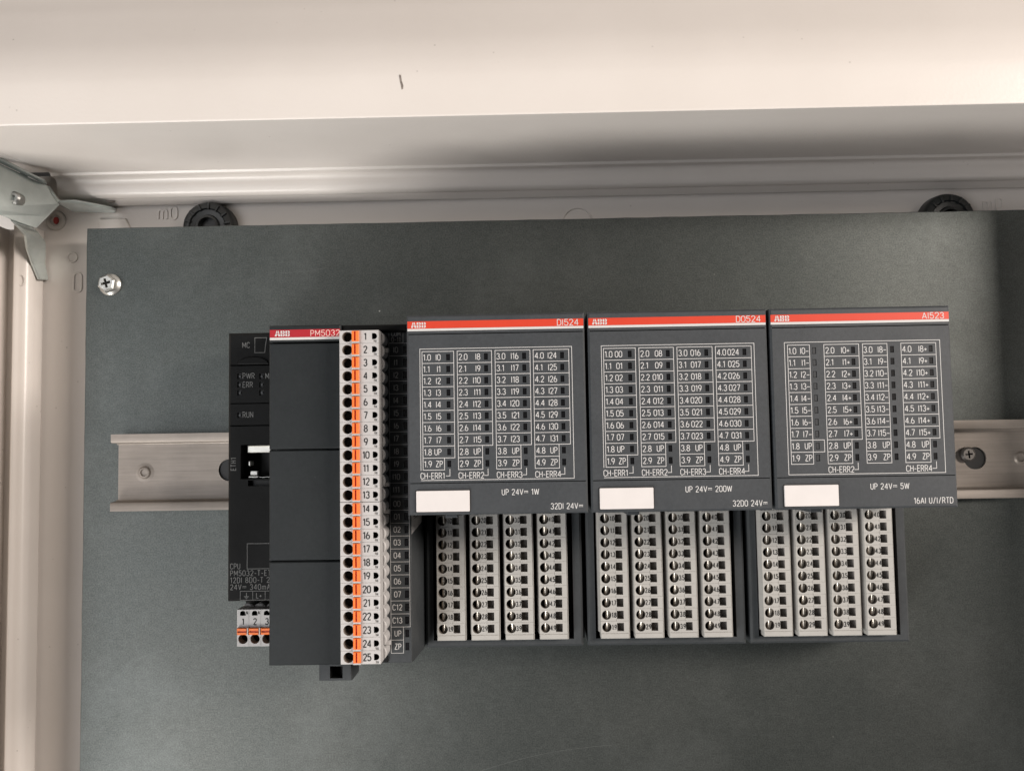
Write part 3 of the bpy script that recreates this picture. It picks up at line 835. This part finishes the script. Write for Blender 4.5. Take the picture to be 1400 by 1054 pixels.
def terminal_unit(i, lab):
    X = 67.5 * i + .7
    t = thing('terminal_unit', lab, 'terminal base', (X + 32.6, -74, 7.5), 'terminal bases under the modules')
    q = MB()
    q.prism(rect(X, X + 65.6, -74.0, 61), 7.6, 36, holes=[(rect(X + 3.3, X + 61.7, -71.0, -12), 14, 1, 1)], chamfer=.9)
    q.build('frame', [FRAME, BLACK], t)
    if i < 2:
        q = MB(); q.box(X + 65.75, X + 66.7, -72.5, 55, 10, 27, .2); q.build('bus_connector', BLACK, t)
    for c in range(4):
        sx = 67.5 * i + STX + STP * c - (.6 if i == 2 else 0)
        st = link('terminal_strip', None, t, (sx, -70, 31)); st.empty_display_size = .004
        pr = Print()
        for k in range(10):
            zc = -21.3 - TP * k
            link('terminal', term_me, st, (sx + random.uniform(-.04, .04), zc, 40 + random.uniform(-.06, .02)))
            cp_ = link('spring_clamp', clamp_me, st, (sx + 3.0 + random.uniform(-.12, .12), zc + random.uniform(-.05, .05), 40 - random.uniform(0, .5)))
            cp_.rotation_euler = (random.uniform(-.06, .06), random.uniform(-.06, .06), random.uniform(-.12, .12))
            pr.text('%d.%d' % (c + 1, k), sx + 6.1, zc, 1.85, 40.03, w=.33, wide=.75, gap=.13, align='c')
        zb = -21.3 - TP * 9.5
        q = MB(); q.box(sx + .55, sx + 12.1, zb - 2.2, zb - .02, 31, 40, .25); q.build('end_block', CREAM, st)
        q = MB(); q.box(sx + .55, sx + 12.1, -18.8, -13, 31, 40, .2)
        q.build('end_block', CREAM, st)
        q = MB(); q.box(sx + 12.12, sx + 12.5, zb - 2.2, -13, 31, 39.6, .15); q.build('side_rib', CREAM, st)
        pr.build('terminal_numbers', INK, st)
        pl = Print()
        for k in range(9): pl.line(sx + 7.0, -21.3 - TP * k - 1.75, sx + 7.0, -21.3 - TP * (k + 1) + 1.75, 40.01, .07)
        pl.build('moulding_seam', CREAM if False else HOLEG, st)
    return t
terminal_unit(0, 'terminal base below the DI524 module, beside the tall numbered plugs')
terminal_unit(1, 'terminal base below the DO524 module, middle of the three')
terminal_unit(2, 'terminal base below the AI523 module, nearest the bare rail end')

MW, MH, MD, MZ = 66.3, 74.1, 84, 58.7
ROW = 4.39; V0 = 13.7
def io_module(i, model, names, rating1, rating2, lab, analog=False):
    X = 67.5 * i
    t = thing('io_module', lab, 'io module', (X + MW / 2, MZ - MH, 36), 'input and output modules on the rail')
    ux = lambda u: X + u
    vz = lambda v: MZ - v
    if not analog:
        cols = [(5.7, 17.5, 15.4, 6.2, 12.5), (18.8, 31.6, 29.5, 19.4, 27.3), (32.9, 45.9, 43.7, 33.5, 41.5), (47.1, 60.3, 57.8, 47.7, 55.7)]
    else:
        cols = [(6.2, 14.3, 16.0, 6.6, 13.9), (19.6, 32.4, 30.3, 20.2, 28.9), (33.8, 42.8, 44.6, 34.2, 42.4), (47.9, 60.7, 58.8, 48.4, 57.3)]
    holes = [(rect(ux(.5), ux(MW - .5), vz(7.35), vz(7.0)), .45, 0, 1), (rect(ux(.5), ux(MW - .5), vz(62.6), vz(62.3)), .35, 0, 0)]
    leds = []
    for c, (a, b, l, _, _) in enumerate(cols):
        for k in range(10):
            zc = vz(V0 + ROW * (k + .5))
            if k >= 8 and c == 0 and not analog and k == 9: pass
            leds.append((c, ux(l), zc)); holes.append((rect(ux(l) - .7, ux(l) + .7, zc - 1.2, zc + 1.2), .6, 1, 1))
    q = MB(); q.prism(rect(X, X + MW, MZ - MH, MZ), 36.3, MD, holes=holes, chamfer=.7)
    q.box(ux(13.5), ux(18), MZ - MH - 1.4, MZ - MH - .005, 60, 80, .3)
    body = q.build('housing', [GREY, BLACK], t)
    for c, x, z in leds:
        q = MB(); q.box(x - .62, x + .62, z - 1.12, z + 1.12, MD - .55, MD - .2, .1)
        q.build('indicator', LENSG if (analog and c == 0) else LENS, t)
    q = MB(); q.box(ux(.35), ux(MW - .35), vz(5.05), vz(2.3), MD - .1, MD + .05); q.build('vermilion_stripe', RED, t)
    q = MB(); q.box(ux(.35), ux(MW - .35), vz(5.95), vz(5.1), MD - .1, MD + .05); q.build('white_stripe', PRINT, t)
    pw, pc = Print(), Print(); logo(pw, pc, ux(1.7), vz(3.72), 2.0, MD + .08)
    pw.build('brand_logo', PRINT, t); pc.build('logo_cut', RED, t)
    pr = Print(); pr.text(model, ux(MW - 2.2), vz(3.65), 2.2, MD + .08, w=.25, wide=1.25, gap=.22, align='r'); pr.build('model_name', PRINT, t)
    # legend
    pr = Print(); d = MD + .03; lw = .21
    fx0, fx1, fz0, fz1 = ux(4.9), ux(61.4), vz(61.4), vz(12.7)
    if analog: pr.frame(ux(5.1), ux(62.2), fz0, fz1, d, lw)
    else: pr.stroke([(fx0, vz(57.8)), (fx0, fz1), (fx1, fz1), (fx1, fz0), (fx0, fz0)], lw, d)
    for c, (a, b, l, tx, rx) in enumerate(cols):
        full = 9 if (c == 0 and not analog) else 8
        nb = b if analog and c in (0, 2) else l - 1.75
        if analog and c in (0, 2):
            pr.frame(ux(a), ux(b), vz(V0 + ROW * 10), vz(V0), d, lw)
            for k in range(1, 10): pr.line(ux(a), vz(V0 + ROW * k), ux(b), vz(V0 + ROW * k), d, lw)
            if c == 0: pr.stroke([(ux(b), vz(V0 + ROW * 8)), (ux(b + 4.2), vz(V0 + ROW * 8)), (ux(b + 4.2), vz(V0 + ROW * 9)), (ux(b), vz(V0 + ROW * 9))], lw, d)
        else:
            pr.frame(ux(a), ux(b), vz(V0 + ROW * full), vz(V0), d, lw)
            for k in range(1, full): pr.line(ux(a), vz(V0 + ROW * k), ux(b), vz(V0 + ROW * k), d, lw)
            pr.stroke([(ux(a), vz(V0 + ROW * full)), (ux(a), vz(V0 + ROW * 10)), (ux(nb), vz(V0 + ROW * 10)), (ux(nb), vz(V0 + ROW * full))], lw, d)
            if full == 8: pr.line(ux(a), vz(V0 + ROW * 9), ux(nb), vz(V0 + ROW * 9), d, lw)
        for k in range(10):
            zc = vz(V0 + ROW * (k + .5))
            pr.text('%d.%d' % (c + 1, k), ux(tx), zc, 2.15, d, w=.245, gap=.17)
            s_ = names(c, k) if k < 8 else ('UP', 'ZP')[k - 8]
            r_ = rx if k < 8 or (analog) else (nb - .7 if c or k == 9 else rx)
            if analog and k >= 8: r_ = nb - .5
            pr.text(s_, ux(r_), zc, 2.15, d, w=.245, gap=.17, align='r')
        if (not analog) or c in (1, 3):
            zc = vz(59.75); x1 = ux(l)
            ex = ux(a) - (.9 if c == 0 else -.1)
            pr.text('CH-ERR%d' % (c + 1), ex, zc, 2.15, d, w=.245, gap=.17)
            pr.stroke([(x1 + .2, vz(V0 + ROW * 10 - .3)), (x1 + .2, zc - .1), (x1 - 1.3, zc - .1)], lw, d)
    pr.build('channel_legend', PRINT, t)
    pr = Print(); pr.text(rating1, ux(34.7), vz(66.1), 2.05, d, w=.25, gap=.2); pr.text(rating2, ux(MW - 1.9), vz(71.5), 2.05, d, w=.25, gap=.2, align='r'); pr.build('rating_print', PRINT, t)
    q = MB(); q.box(ux(2.75), ux(23.05), vz(73.2), vz(64.9), MD - .3, MD + .03); q.build('marker_slot', BLACK, t)
    q = MB(); q.prism(rrect(ux(3.1), ux(22.8), vz(72.9), vz(65.2), .3, 3), MD - .2, MD + .7, chamfer=.12); q.build('marker_plate', MARK, t)
    return t
io_module(0, 'DI524', lambda c, k: 'I%d' % (c * 8 + k), 'UP 24V= 1W', '32DI 24V=', 'grey module marked DI524 with red stripe, beside the numbered plugs')
io_module(1, 'DO524', lambda c, k: 'O%d' % (c * 8 + k), 'UP 24V= 200W', '32DO 24V=', 'grey module marked DO524 with red stripe, middle of the three')
io_module(2, 'AI523', lambda c, k: 'I%d%s' % (k + (8 if c > 1 else 0), '_' if c in (0, 2) else '+'), 'UP 24V= 5W', '16AI U/I/RTD', 'grey module marked AI523 with red stripe, right of the three', True)
